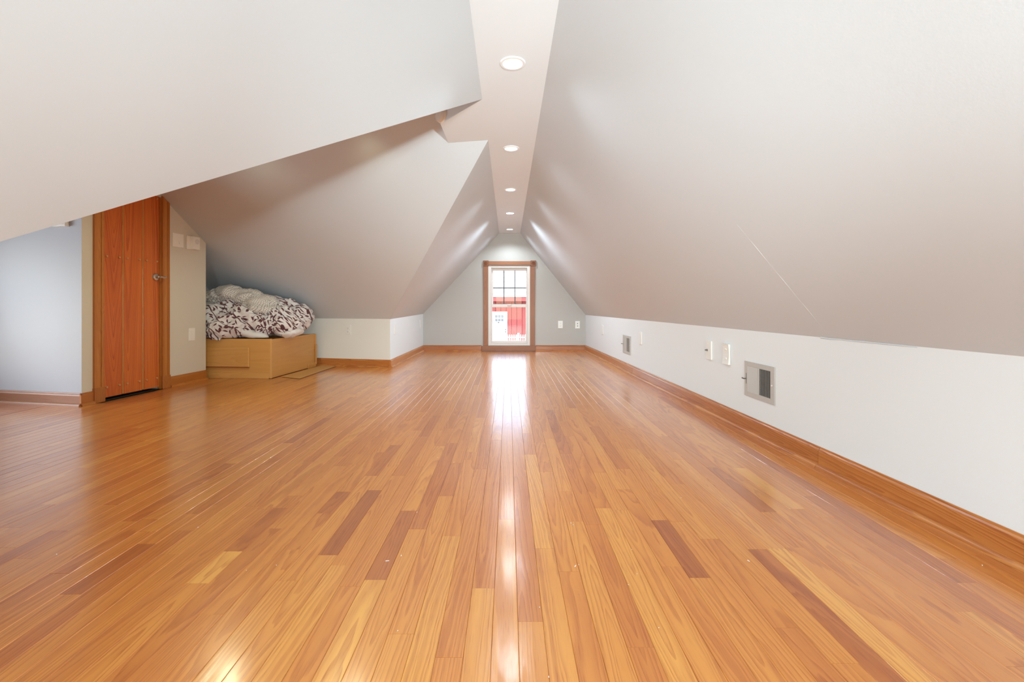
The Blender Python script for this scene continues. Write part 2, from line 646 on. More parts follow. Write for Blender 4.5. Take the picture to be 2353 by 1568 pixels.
# ---- right slope (ruled), right knee wall
def ruled(name, e0, e1, n, th, mat, label, cat):
    """Surface between two straight edges, thickened on the outside."""
    e0, e1 = [Vector(p) for p in e0], [Vector(p) for p in e1]
    vs, fs = [], []
    nrm = (e0[1] - e0[0]).cross(e1[0] - e0[0]).normalized()
    if nrm.z < 0:
        nrm = -nrm
    for k in range(2):
        for i in range(n + 1):
            for j in range(n + 1):
                t, u = i / n, j / n
                p = e0[0].lerp(e0[1], t).lerp(e1[0].lerp(e1[1], t), u)
                vs.append(p + nrm * th * k)
    m = n + 1
    for k in range(2):
        for i in range(n):
            for j in range(n):
                fs.append(tuple(k * m * m + q for q in (i * m + j, (i + 1) * m + j, (i + 1) * m + j + 1, i * m + j + 1)))
    rim = [i * m for i in range(m)] + [n * m + j for j in range(1, m)] + [i * m + n for i in range(n - 1, -1, -1)] + [j for j in range(n - 1, 0, -1)]
    for a, c in zip(rim, rim[1:] + rim[:1]):
        fs.append((a, c, c + m * m, a + m * m))
    bb = B()
    bb.add(vs, fs)
    return struct(bb.build(name, mat, smooth=True), label, cat)


slope_r = ruled('ceiling_right', ((XR, YB, H), (XR, YF, H)), ((rw(YB), YB, rk(YB)), (rw(YF), YF, rk(YF))), 10, 0.09, 'slope',
                'large sloped ceiling plane above the long knee wall with vents', 'ceiling')
bb = B()
seam = [0.93, 1.00, 1.07, 1.15, 1.25, 1.36]
sy = [1.84, 1.853, 1.868, 1.885, 1.905, 1.927]
sz = lambda x, y: H - (x - XR) * (H - rk(y)) / (rw(y) - XR)
bb.tube([(x, y, sz(x, y) + 0.0002) for x, y in zip(seam, sy)], 0.0009, 5)
bb.build('seam', 'slope', slope_r, True)
b = B()
n = 12
for i in range(n):
    y0, y1 = YB + (YF - YB) * i / n, YB + (YF - YB) * (i + 1) / n
    b.prism([(rw(y0), y0, 0), (rw(y1), y1, 0), (rw(y1), y1, rk(y1) + 0.02), (rw(y0), y0, rk(y0) + 0.02)], (0.1, 0, 0))
wall_r = struct(b.build('wall_right', 'knee'), 'long low white knee wall with two metal registers', 'wall')
bb = B()
pts = []
for i in range(9):
    y = 1.99 - 0.45 * i / 8
    pts.append((rw(y) - 0.001, y, rk(y) - 0.001 - 0.002 * math.sin(i * 1.7) ** 2))
bb.tube(pts, [0.004, 0.003, 0.0025, 0.002, 0.003, 0.002, 0.0025, 0.002, 0.001], 6)
bb.build('caulk_bead', 'slope', wall_r, True)

# ---- far gable wall with the window opening
wx0, wx1, wz0, wz1 = -0.312, 0.338, 0.085, 1.322
b = B()
ls = lambda z: -1.319 + (z - 0.572) * (1.319 + XL) / (H - 0.572)
rs = lambda z: rw(YF) - (z - rk(YF)) * (rw(YF) - XR) / (H - rk(YF))
b.prism([(-1.319, YF, 0), (wx0, YF, 0), (wx0, YF, wz1), (ls(wz1), YF, wz1), (-1.319, YF, 0.572)], (0, 0.14, 0))
b.prism([(wx1, YF, 0), (rw(YF), YF, 0), (rw(YF), YF, rk(YF)), (rs(wz1), YF, wz1), (wx1, YF, wz1)], (0, 0.14, 0))
b.prism([(ls(wz1), YF, wz1), (rs(wz1), YF, wz1), (XR, YF, H), (XL, YF, H)], (0, 0.14, 0))
b.prism([(wx0, YF, 0), (wx1, YF, 0), (wx1, YF, wz0), (wx0, YF, wz0)], (0, 0.14, 0))
struct(b.build('wall_back', 'gable'), 'grey gable end wall around the single window', 'wall')

# ---- left: far knee wall, far slope, dormer, near slope
slab('wall_left', [(-1.346, 5.15, 0), (-1.319, YF, 0), (-1.319, YF, 0.60), (-1.346, 5.15, 0.60)], (-1, 0.35, 0), 0.1, 'knee',
     'short low white knee wall beside the far gable', 'wall')
ruled('ceiling_left', ((-0.134, 3.026, H), (XL, YF, H)), ((-1.346, 5.15, 0.552), (-1.319, YF, 0.572)), 10, 0.09, 'slope',
      'sloped ceiling plane left of the far window', 'ceiling')
fs_ = lambda x, y: (x, y, far_slope(x, y))
slab('ceiling_dormer', [(-0.134, 3.026, H), (-1.346, 5.15, 0.555), (XE, knee_y(XE), far_slope(XE, knee_y(XE))), (XE, rf_y(XE), TOPZ), (-0.134, rf_y(-0.134), TOPZ)],
     (0.11, 0.55, 0.82), 0.09, 'slope', 'brownish shaded dormer slope above the bedding pile', 'ceiling')
o = slab('ceiling_ridge', [(-0.05, rn_y(-0.05), TOPZ), (-0.05, rf_y(-0.05), TOPZ), (XE, rf_y(XE), TOPZ), (XE, rn_y(XE), TOPZ)], (0, 0, 1), 0.2, 'slope',
         'narrow flat dormer ridge ceiling hidden behind the near slope', 'ceiling')
cut_holes(o, DCANS, TOPZ)
slab('ceiling_dormer_near', [(-0.14, 2.424, H), (-1.33, 0.517, 0.57), (XE, near_y(XE), 0.57), (XE, rn_y(XE), TOPZ), (-0.14, rn_y(-0.14), TOPZ)],
     (-0.1, -0.5, 0.86), 0.06, 'slope', 'near dormer slope turned away behind the front left ceiling', 'ceiling')
slab('ceiling_front', [(-0.143, YB, H), (-0.14, 2.424, H), (-1.33, 0.517, 0.57), (-1.33, YB, 0.57)], (-0.72, 0, 0.69), 0.03, 'slope',
     'large pale sloped ceiling filling the upper left corner', 'ceiling')
slab('wall_dormer', [(-1.346, 5.15, 0), (XE, knee_y(XE), 0), (XE, knee_y(XE), 0.575), (-1.346, 5.15, 0.575)], (-0.25, 0.98, 0), 0.1, 'dormer_wall',
     'cream dormer knee wall with one outlet behind the flat board', 'wall')
slab('wall_dormer_near', [(-1.33, 0.517, 0), (XE, near_y(XE), 0), (XE, near_y(XE), 0.58), (-1.33, 0.517, 0.58)], (-0.2, -0.98, 0), 0.06, 'paint',
     'near dormer knee wall below the front left slope', 'wall')
slab('wall_front_left', [(-1.33, YB, 0), (-1.33, 0.517, 0), (-1.33, 0.517, 0.58), (-1.33, YB, 0.58)], (-1, 0, 0), 0.06, 'knee',
     'low knee wall left of the camera', 'wall')
# back wall behind the camera, with its own window opening
b = B()
bx0, bx1, bz0, bz1 = -0.5, 0.54, 0.12, 1.32
lb = lambda z: -1.33 + (z - 0.57) * (1.33 - 0.143) / (H - 0.57)
rb = lambda z: rw(YB) - (z - rk(YB)) * (rw(YB) - XR) / (H - rk(YB))
b.prism([(-1.33, YB, 0), (bx0, YB, 0), (bx0, YB, bz1), (lb(bz1), YB, bz1), (-1.33, YB, 0.57)], (0, -0.14, 0))
b.prism([(bx1, YB, 0), (rw(YB), YB, 0), (rw(YB), YB, rk(YB)), (rb(bz1), YB, bz1), (bx1, YB, bz1)], (0, -0.14, 0))
b.prism([(lb(bz1), YB, bz1), (rb(bz1), YB, bz1), (XR, YB, H), (-0.143, YB, H)], (0, -0.14, 0))
b.prism([(bx0, YB, 0), (bx1, YB, 0), (bx1, YB, bz0), (bx0, YB, bz0)], (0, -0.14, 0))
struct(b.build('wall_front', 'paint'), 'gable wall behind the camera with a window', 'wall')
# dormer gable end with window opening
b = B()
ey0, ey1, ez0, ez1 = 1.75, 2.95, 0.25, 1.45
E = lambda y, z: (XE, y, z)
yn = lambda z: near_y(XE) + (z - 0.57) / 0.581
yf = lambda z: knee_y(XE) - (z - 0.555) / 0.673
b.prism([E(near_y(XE), 0), E(ey0, 0), E(ey0, 0.57 + (ey0 - near_y(XE)) * 0.581), E(near_y(XE), 0.57)], (-0.14, 0, 0))
b.prism([E(ey0, 0), E(ey1, 0), E(ey1, ez0), E(ey0, ez0)], (-0.14, 0, 0))
b.prism([E(ey0, 0.57 + (ey0 - near_y(XE)) * 0.581 - 0.001), E(ey1, 1.45), E(ey1, 1.62)], (-0.14, 0, 0))
b.prism([E(ey1, 0), E(knee_y(XE), 0), E(knee_y(XE), 0.555), E(rf_y(XE), TOPZ), E(rn_y(XE), TOPZ), E(ey1, 0.57 + (ey1 - near_y(XE)) * 0.581)], (-0.14, 0, 0))
struct(b.build('wall_dormer_end', 'paint'), 'dormer gable wall with a window beyond the stair landing', 'wall')

# ---- closet box that carries the door
o = B()
top = lambda y: far_slope(dw_x(y), y)
dy0, dy1 = 3.362, 3.858          # door opening along the wall
dtop = 1.60
W_ = lambda y, z: (dw_x(y), y, z)
o.prism([W_(3.214, 0), W_(dy0, 0), W_(dy0, TOPZ), W_(3.214, TOPZ)], (-0.1, 0.03, 0))
o.prism([W_(dy1, 0), W_(4.353, 0), W_(4.353, top(4.353)), W_(dy1, top(dy1))], (-0.1, 0, 0))
o.prism([W_(dy0, 1.66), W_(dy1, 1.635), W_(dy1, top(dy1)), W_(3.52, TOPZ), W_(dy0, TOPZ)], (-0.1, 0, 0))
wd = struct(o.build('wall_closet', 'closet'), 'beige closet wall holding the plank door', 'wall')
slab('wall_closet_end', [(dw_x(3.214), 3.214, 0), (XE, bl_y(XE), 0), (XE, bl_y(XE), TOPZ + 0.02), (dw_x(3.214), 3.214, TOPZ + 0.02)], (0.1, 1, 0), 0.08, 'window_lit_wall',
     'bluish wall left of the plank door, blue window light in its colour', 'wall')
slab('wall_closet_back', [(dw_x(4.353), 4.353, 0), (-3.5, 4.46, 0), (-3.5, 4.46, 1.36), (dw_x(4.353), 4.353, 1.30)], (-0.5, -1, 0), 0.06, 'paint',
     'narrow closet wall facing the bedding niche', 'wall')
slab('wall_niche', [(-3.36, 4.40, 0), (-3.36, 5.65, 0), (-3.36, 5.65, 0.7), (-3.36, 4.40, 1.4)], (-1, 0, 0), 0.06, 'paint',
     'shaded end wall of the bedding niche', 'wall')

# ------------------------------------------------------------------ floor planks
PW = 0.0569
X0 = 0.0218
FORCED = {
    1: [(1.335, 2.17, 0.92), (0.80, 1.335, 0.80)],
    0: [(1.027, 1.896, 0.40), (0.55, 1.027, 0.72), (1.896, 2.9, 0.5)],
    -1: [(0.6, 1.516, 0.72), (1.516, 2.6, 0.55)],
    -2: [(1.148, 2.4, 0.5), (0.5, 1.148, 0.85)],
    -3: [(0.923, 1.98, 0.55), (1.98, 2.7, 0.42), (0.4, 0.923, 0.62)],
    -4: [(1.4075, 2.1, 0.6), (0.65, 1.4075, 0.86)],
    -5: [(0.989, 1.7, 0.66), (0.55, 0.989, 0.78)],
    -6: [(1.45, 2.35, 0.34), (0.7, 1.45, 0.7)],
    -7: [(1.183, 1.58, 0.22), (0.5, 1.183, 0.97), (1.58, 2.3, 0.7)],
    -9: [(0.6, 1.25, 0.8), (1.25, 1.9, 0.6)],
    -10: [(1.30, 1.754, 0.12), (0.6, 1.30, 0.7)],
    -11: [(0.6, 1.18, 0.72), (1.18, 1.9, 0.66)],
    -12: [(1.33, 1.56, 0.5), (1.56, 1.74, 0.22), (0.6, 1.33, 0.62)],
    -15: [(1.32, 1.60, 0.24), (1.168, 1.32, 0.95), (0.6, 1.168, 0.62)],
    -20: [(1.124, 1.36, 0.14), (0.7, 1.124, 0.6)],
    -26: [(1.17, 1.44, 0.2)],
    2: [(1.22, 1.95, 0.66), (0.55, 1.22, 0.55)],
    3: [(0.7, 1.5, 0.75)],
    4: [(0.95, 1.48, 0.42), (0.5, 0.95, 0.5)],
    5: [(0.8, 1.6, 0.88)],
    8: [(1.192, 1.51, 0.10), (0.6, 1.192, 0.68)],
    9: [(0.55, 1.5, 0.62)],
    12: [(0.55, 1.331, 0.22), (1.331, 2.0, 0.6)],
    13: [(0.5, 1.335, 1.0), (1.335, 2.1, 0.75)],
    14: [(0.6, 1.34, 0.62)],
    15: [(1.57, 2.0, 0.2)],
    17: [(1.593, 1.99, 0.95), (0.9, 1.593, 0.5)],
    19: [(0.8, 1.7, 0.3)],
}
GRAIN = {13: (0.0, 0.008, 0.05), -6: (0.0, 0.01, 0.03), 4: (0.0, 0.008, 0.03), -2: (0.012, 0.009, 0.02)}
boards = []
RB = random.Random(5)
for k in range(-58, 26):
    xa, xb = X0 + PW * k, X0 + PW * (k + 1)
    xm = (xa + xb) / 2
    if xm > rw(YB) + 0.03:
        continue
    if xm > -1.346:
        ylo, yhi = YB, YF
        if xm > rw(YF):
            yhi = min(YF, (1.4474 - xa) / 0.03606)
    else:
        ylo = near_y(xm)
        yhi = knee_y(xm) + 0.01
        if xm < -2.93:
            yhi = 3.24 if xm < -3.03 else 3.3
    if yhi - ylo < 0.1:
        continue
    segs = [f for f in FORCED.get(k, []) if f[0] >= ylo and f[1] <= yhi]
    segs.sort()
    gaps, y = [], ylo
    for f in segs:
        if f[0] > y + 0.01:
            gaps.append((y, f[0]))
        y = f[1]
    if yhi > y + 0.01:
        gaps.append((y, yhi))
    for g0, g1 in gaps:
        y = g0
        first = RB.uniform(0.1, 0.9)
        while y < g1 - 1e-4:
            L = first if first else RB.choice((0.35, 0.5, 0.65, 0.8, 1.0, 1.2)) * RB.uniform(0.85, 1.15)
            first = None
            e = min(y + L, g1)
            if g1 - e < 0.2:
                e = g1
            tn = RB.gauss(0.56, 0.10)
            if RB.random() < 0.07:
                tn = RB.uniform(0.2, 0.34)
            segs.append((y, e, min(1, max(0.02, tn))))
            y = e
    for y0, y1, tn in segs:
        boards.append((k, xa, xb, y0, y1, tn))


def seen_size(bd):
    k, xa, xb, y0, y1, tn = bd
    a, c = max(y0, 0.86), y1
    if c <= a + 0.02:
        return 0
    if max((1176 + FPX * xx / yy) for xx in (xa, xb) for yy in (a, c)) < 8:
        return 0
    if min((1168 + FPX * xx / yy) for xx in (xa, xb) for yy in (a, c)) > 2345:
        return 0
    return (FPX * PW / ((a + c) / 2)) * (FPX * EYE / a - FPX * EYE / c)


def plank(bb, bd):
    k, xa, xb, y0, y1, tn = bd
    g = 0.00015
    c = 0.0010
    z = RB.uniform(-0.0004, 0.0)
    x0, x1, ya, yb = xa + g, xb - g, y0 + g, y1 - g
    vs = [(x0, ya, -0.012), (x1, ya, -0.012), (x1, yb, -0.012), (x0, yb, -0.012),
          (x0, ya, z - c), (x1, ya, z - c), (x1, yb, z - c), (x0, yb, z - c),
          (x0 + c, ya + c * 0.12, z), (x1 - c, ya + c * 0.12, z), (x1 - c, yb - c * 0.12, z), (x0 + c, yb - c * 0.12, z)]
    fs = [(8, 9, 10, 11)] + [(i, (i + 1) % 4, 4 + (i + 1) % 4, 4 + i) for i in range(4)] + [(4 + i, 4 + (i + 1) % 4, 8 + (i + 1) % 4, 8 + i) for i in range(4)]
    par = GRAIN.get(k) if (k in GRAIN and y0 < 2.0) else None
    if par is None:
        par = (RB.uniform(-0.045, 0.045), RB.choice((0.008, 0.015, 0.03, 0.06, 0.1)), RB.uniform(0.012, 0.05) * RB.choice((-1, 1)))
    o0 = len(bb.v)
    bb.add(vs, fs)
    off = RB.uniform(0, 30)
    xm = (x0 + x1) / 2
    for i, v in enumerate(vs):
        bb.g[o0 + i] = (v[0] - xm + par[0], v[1] + off, 0.0)
        bb.p[o0 + i] = (par[1], par[2], tn)


order = sorted(boards, key=seen_size, reverse=True)
for bd in order[:300]:
    bb = B()
    plank(bb, bd)
    bb.build('plank', 'floor', floor, fix=False)
bb = B()
for bd in order[300:]:
    plank(bb, bd)
o = bb.build('strip_flooring', 'floor', floor, fix=False)
o['kind'] = 'stuff'
# the landing beside the stair: boards laid the other way
xw = X0 - PW * 58
bb = B()
bb.box((xw - 0.055, 1.2, -0.012), (xw - 0.001, 3.30, 0.0006), 0.001, grain='y', tone=0.3)
bb.build('nosing', 'floor', floor)
y = 3.40
while y > 1.2:
    bb = B()
    bb.box((XE, y - PW + 0.0008, -0.012), (xw - 0.057, y, 0.0), 0.001, grain='x', tone=RB.uniform(0.25, 0.45))
    bb.build('plank', 'floor', floor)
    y -= PW

# flakes on the boards
bb = B()
RS = random.Random(3)
for px, py, L in ((890, 1290, .010), (922, 1278, .006), (1322, 1302, .008), (1330, 1299, .0022), (1720, 1290, .007), (1312, 1203, .0028), (1317, 1207, .0028), (130, 1275, .005), (2257, 1300, .005),
                  (958, 1178, .0028), (1043, 1063, .0028), (914, 1451, .0028), (1565, 1145, .0022), (1264, 1061, .0022), (1444, 1345, .0022), (760, 1034, .0022), (1452, 1264, .0022), (1240, 1397, .0022), (1261, 1557, .003),
                  (1006, 1052, .0022), (1464, 1320, .0022), (1514, 1444, .0022), (635, 1300, .0022), (566, 1312, .0022), (455, 1213, .003)):
    yy = FPX * EYE / (py - 700)
    xx = (px - 1168) * yy / FPX
    a = RS.uniform(0, PI)
    m = Matrix.Translation((xx, yy, 0.0004)) @ Matrix.Rotation(a if L < 0.009 else 0.1, 4, 'Z')
    w_ = min(0.0009, L * 0.22)
    bb.box((-L / 2, -w_, 0), (L / 2, w_, 0.0010), mat=m)
tag(bb.build('debris', 'speck'), 'tiny white paint flakes scattered over the oak floor', 'debris', kind='stuff')

# ------------------------------------------------------------------ baseboards
BP = [(0, 0), (0.013, 0), (0.013, 0.070), (0.010, 0.078), (0.006, 0.083), (0.004, 0.090), (0, 0.090)]
SHOE = [(0.013, 0), (0.028, 0), (0.027, 0.007), (0.0235, 0.013), (0.018, 0.017), (0.013, 0.018)]


def baseboard(name, runs, label, mat='trim', scale=1.0, shoe=True):
    """runs: list of (p0, p1, outward, tone); each run is one piece of board."""
    root = empty(name, (runs[0][0][0], runs[0][0][1], 0))
    struct(root, label, 'baseboard')
    base = Vector((runs[0][0][0], runs[0][0][1], 0))
    for p0, p1, out, tn in runs:
        q0, q1 = Vector((*p0, 0)) - base, Vector((*p1, 0)) - base
        o = Vector((*out, 0)).normalized()
        bb = B()
        bb.sweep([(a, z * scale) for a, z in BP], q0, q1, o, tone=tn)
        bb.build('board', mat, root)
        if shoe:
            bb = B()
            bb.sweep(SHOE, q0, q1, o, tone=tn + 0.15)
            bb.build('shoe_moulding', mat, root, True)
    return root


rwp = lambda y: (rw(y), y)
baseboard('baseboard_right', [(rwp(-2.6), rwp(1.99), (-1, -0.036), 0.55), (rwp(1.992), rwp(4.62), (-1, -0.036), 0.45), (rwp(4.622), rwp(7.0), (-1, -0.036), 0.6)],
          'long oak baseboard under the vented knee wall', scale=1.03)
baseboard('baseboard_back', [((-1.31, YF), (-0.414, YF), (0, -1), 0.15), ((0.422, YF), (1.19, YF), (0, -1), 0.15)], 'oak baseboard in two pieces either side of the far window')
baseboard('baseboard_left', [((-1.346, 5.15), (-1.319, YF), (1, 0), 0.7)], 'oak baseboard of the short white knee wall by the gable')
baseboard('baseboard_dormer', [((-1.346, 5.15), (-2.20, knee_y(-2.20)), (-0.2, -0.98), 0.6), ((-2.201, knee_y(-2.201)), (-3.3, knee_y(-3.3)), (-0.2, -0.98), 0.5)],
          'orange oak baseboard beside the box bed')
baseboard('baseboard_closet', [((dw_x(3.94), 3.94), (dw_x(4.353), 4.353), (1, -0.106), 0.3)], 'oak baseboard between the plank door and the bedding niche', 'case')
baseboard('baseboard_door', [((dw_x(3.20), 3.20), (dw_x(3.289), 3.289), (1, -0.106), 0.3)], 'stub of oak baseboard left of the door casing', 'case')
baseboard('baseboard_closet_end', [((dw_x(3.214) + 0.012, 3.212), (XE, bl_y(XE)), (-0.18, -1), 0.75)], 'pale lit oak baseboard under the bluish wall', 'wincase')

# ------------------------------------------------------------------ far window
win = empty('window_1', (0, YF, 0))
struct(win, 'white double hung window in oak casing on the gable wall', 'window')


def wpart(name, mat, boxes, parent=win, bevel=0.002, grain=None, tone=0.5):
    bb = B()
    for lo, hi in boxes:
        bb.box(lo, hi, bevel, grain=grain, tone=tone)
    return bb.build(name, mat, parent)


wpart('casing', 'wincase', [((-0.386, -0.02, 0.082), (-0.314, -0.0005, 1.312))], grain='z', tone=0.45)
wpart('casing', 'wincase', [((0.340, -0.02, 0.082), (0.412, -0.0005, 1.312))], grain='z', tone=0.4)
wpart('head_casing', 'wincase', [((-0.303, -0.02, 1.329), (0.345, -0.0005, 1.388))], grain='x', tone=0.5)
wpart('sill_board', 'wincase', [((-0.412, -0.03, 0.004), (0.420, -0.0005, 0.082))], grain='x', tone=0.3, bevel=0.004)
for cx in (-0.345, 0.386):
    ro = wpart('rosette', 'wincase', [((cx - 0.042, -0.028, 1.312), (cx + 0.042, -0.0005, 1.398))], grain='z', tone=0.05)
    bb = B()
    bb.lathe([(0.0, 0.036), (0.006, 0.036), (0.011, 0.030), (0.017, 0.029), (0.021, 0.034), (0.026, 0.033), (0.029, 0.028)], (cx, 0, 1.355), 24, 'y', tone=0.0)
    bb.build('bullseye', 'wincase', ro, True)
# vinyl frame, two sashes
FX0, FX1, FZ0, FZ1 = -0.311, 0.337, 0.086, 1.320
wpart('frame', 'vinyl', [((FX0, 0.0, FZ0), (FX0 + 0.045, 0.10, FZ1)), ((FX1 - 0.045, 0.0, FZ0), (FX1, 0.10, FZ1)),
                          ((FX0 + 0.045, 0.0, FZ1 - 0.034), (FX1 - 0.045, 0.10, FZ1)), ((FX0 + 0.045, 0.0, FZ0), (FX1 - 0.045, 0.10, FZ0 + 0.032))])


def sash(z0, z1, y, gx0, gx1, gz0, gz1, name):
    x0, x1 = FX0 + 0.047, FX1 - 0.047
    s = wpart(name, 'vinyl', [((x0, y, z0), (gx0, y + 0.035, z1)), ((gx1, y, z0), (x1, y + 0.035, z1)), ((gx0, y, gz1), (gx1, y + 0.035, z1)), ((gx0, y, z0), (gx1, y + 0.035, gz0))])
    return s


up = sash(0.690, 1.284, 0.05, -0.236, 0.279, 0.724, 1.245, 'upper_sash')
lo_ = sash(0.120, 0.722, 0.012, -0.249, 0.269, 0.155, 0.676, 'lower_sash')
wpart('pane', 'glass', [((-0.249, 0.026, 0.155), (0.269, 0.030, 0.676))], lo_, 0)
xs = [-0.236, -0.0687, 0.105, 0.279]
zs = [0.724, 0.978, 1.245]
for i in range(3):
    for j in range(2):
        wpart('pane', 'glass', [((xs[i] + 0.004, 0.066, zs[j] + 0.004), (xs[i + 1] - 0.004, 0.070, zs[j + 1] - 0.004))], up, 0)
for x in xs[1:3]:
    wpart('muntin', 'muntin', [((x - 0.0075, 0.058, 0.724), (x + 0.0075, 0.078, 1.245))], up, 0.001)
wpart('muntin', 'muntin', [((-0.236, 0.0585, 0.978 - 0.0075), (0.279, 0.0775, 0.978 + 0.0075))], up, 0.001)
wpart('latch', 'vinyl', [((-0.01, -0.008, 0.70), (0.05, 0.012, 0.722))], lo_, 0.004)

# windows behind the camera and in the dormer end (sky light)
for nm, loc, rz, w, z0, z1, lab in (('window_2', ((bx0 + bx1) / 2, YB, 0), PI, bx1 - bx0, bz0, bz1, 'window behind the camera'),
                                    ('window_3', (XE, (ey0 + ey1) / 2, 0), PI / 2, ey1 - ey0, ez0, ez1, 'dormer window beyond the stair landing')):
    w2 = empty(nm, loc, rz)
    struct(w2, lab, 'window')
    f = 0.05
    wpart('frame', 'vinyl', [((-w / 2, 0, z0), (-w / 2 + f, 0.08, z1)), ((w / 2 - f, 0, z0), (w / 2, 0.08, z1)), ((-w / 2 + f, 0, z1 - f), (w / 2 - f, 0.08, z1)),
                              ((-w / 2 + f, 0, z0), (w / 2 - f, 0.08, z0 + f)), ((-w / 2 + f, 0.02, (z0 + z1) / 2 - 0.02), (w / 2 - f, 0.06, (z0 + z1) / 2 + 0.02))], w2)
    wpart('pane', 'glass', [((-w / 2 + f, 0.038, z0 + f), (w / 2 - f, 0.042, (z0 + z1) / 2 - 0.02))], w2, 0)
    wpart('pane', 'glass', [((-w / 2 + f, 0.038, (z0 + z1) / 2 + 0.02), (w / 2 - f, 0.042, z1 - f))], w2, 0)

# ------------------------------------------------------------------ plank door in the closet wall
DA = math.atan2(1, 0.1062)
door = empty('door_1', (dw_x(dy0), dy0, 0), DA)        # local x along the wall away from the camera, -y into the room
struct(door, 'orange stained plank door with pale plugs and lever handle', 'door')
Lw = (dy1 - dy0) * 1.00562
cuts = [0.004, 0.1655, 0.3365, Lw - 0.004]


def roof_l(x):
    yy = dy0 + x / 1.00562
    return far_slope(dw_x(yy), yy)


for i in range(3):
    x0, x1 = cuts[i] + (0.0075 if i else 0.0015), cuts[i + 1] - 0.0075
    zt0, zt1 = 1.655, 1.655 if i < 2 else 1.632
    bb = B()
    bb.prism([(x0, 0.006, 0.022), (x1, 0.006, 0.022), (x1, 0.006, zt1), (x0, 0.006, zt0)], (0, 0.03, 0), grain='z', tone=(0.35, 0.55, 0.6)[i],
             par=((0.005, 0.012, 0.10), (0.06, 0.03, 0.03), (-0.07, 0.04, 0.02))[i])
    bb.build('plank', 'door', door)
    if i:
        bb = B()
        bb.box((cuts[i] - 0.0055, 0.0035, 0.024), (cuts[i] + 0.0055, 0.030, 1.63), 0.002, grain='z', tone=1.0)
        bb.build('groove_strip', 'case', door)
for z in (0.098, 1.083, 1.613):
    for i in range(3):
        for q in (0.19, 0.80):
            bb = B()
            x = cuts[i] + (cuts[i + 1] - cuts[i]) * q
            bb.cyl((x, 0.003, z), 0.0068, 0.012, 'y', 12, bevel=0.002)
            bb.build('plug', 'plug', door, True)
# casing with plinth blocks
for x0, x1, zt in ((-0.072, -0.002, 1.93), (Lw + 0.002, Lw + 0.072, None)):
    bb = B()
    z1a, z1b = (1.90, 1.90) if zt else (roof_l(x0) - 0.004, roof_l(x1) - 0.004)
    for a, c, th in ((x0, x0 + 0.016, 0.017), (x0 + 0.0165, x1 - 0.0205, 0.013), (x1 - 0.02, x1, 0.017)):
        za = z1a + (z1b - z1a) * (a - x0) / (x1 - x0)
        zc = z1a + (z1b - z1a) * (c - x0) / (x1 - x0)
        bb.prism([(a, -0.0005, 0.105), (c, -0.0005, 0.105), (c, -0.0005, zc), (a, -0.0005, za)], (0, -th, 0), grain='z', tone=R.uniform(0.3, 0.7))
    bb.build('casing', 'case', door)
    bb = B()
    bb.box((x0 - 0.004, -0.024, 0.0), (x1 + 0.004, -0.0005, 0.11), 0.002, grain='z', tone=0.25)
    bb.build('plinth_block', 'case', door)
bb = B()
bb.box((-0.002, 0.0, 0.0), (0.003, 0.09, 1.66), grain='z', tone=0.4)
bb.box((Lw - 0.003, 0.0, 0.0), (Lw + 0.002, 0.09, 1.63), grain='z', tone=0.9)
bb.build('jamb', 'case', door)
bb = B()
bb.box((-0.002, -0.016, 1.655), (Lw - 0.03, 0.03, 1.70), 0.002, grain='x', tone=0.3)
bb.build('head_casing', 'case', door)
bb = B()
bb.box((0.0, 0.012, -0.001), (Lw, 0.09, 0.003))
bb.build('threshold', 'slot', door)
# lever handle
hx, hz = Lw - 0.045, 0.951
bb = B()
bb.lathe([(0.0, 0.014), (0.020, 0.014), (0.029, 0.009), (0.033, 0.0)], (hx, 0.006, hz), 24, 'y')
hd = bb.build('handle_rose', 'nickel', door, True)
bb = B()
bb.cyl((hx, -0.016, hz), 0.011, 0.034, 'y', 16)
bb.tube([(hx, -0.036, hz), (hx + 0.010, -0.041, hz + 0.001), (hx + 0.024, -0.044, hz - 0.003), (hx + 0.040, -0.045, hz - 0.001), (hx + 0.054, -0.044, hz + 0.004)], [0.011, 0.0105, 0.009, 0.0075, 0.006], 10)
bb.lathe([(0.0, 0.040), (0.008, 0.040), (0.013, 0.034), (0.012, 0.02)], (hx, 0.004, hz), 16, 'y')
bb.build('lever', 'nickel', hd, True)
for z in (0.21,):
    bb = B()
    bb.cyl((-0.001, -0.004, z), 0.006, 0.09, 'z', 10)
    bb.build('hinge', 'nickel', door, True)

# ------------------------------------------------------------------ wall plates
def plate_root(name, x, y, z, ang, label, cat, group=None):
    e = empty(name, (x, y, z), ang)
    return tag(e, label, cat, group)


def cover(parent, w, h, mat, t=0.006):
    bb = B()
    bb.box((-w / 2, -t, -h / 2), (w / 2, -0.0004, h / 2), 0.0025, 2)
    return bb.build('cover_plate', mat, parent)


def outlet(name, x, y, z, ang, label, mat='white_plastic'):
    e = plate_root(name, x, y, z, ang, label, 'outlet')
    cover(e, 0.072, 0.116, mat)
    for s in (-1, 1):
        bb = B()
        bb.box((-0.0165, -0.009, s * 0.0195 - 0.0135), (0.0165, -0.006, s * 0.0195 + 0.0135), 0.0035, 2)
        r = bb.build('receptacle', mat, e)
        bb = B()
        bb.box((-0.0085, -0.0094, s * 0.0195 - 0.002), (-0.006, -0.0089, s * 0.0195 + 0.007))
        bb.box((0.006, -0.0094, s * 0.0195 - 0.002), (0.0085, -0.0089, s * 0.0195 + 0.006))
        bb.cyl((0, -0.0092, s * 0.0195 - 0.007), 0.0028, 0.0006, 'y', 10)
        bb.build('slot', 'grey_slot', r)
    bb = B()
    bb.cyl((0, -0.0065, 0), 0.003, 0.002, 'y', 10)
    bb.build('screw', 'white_plastic', e)
    return e


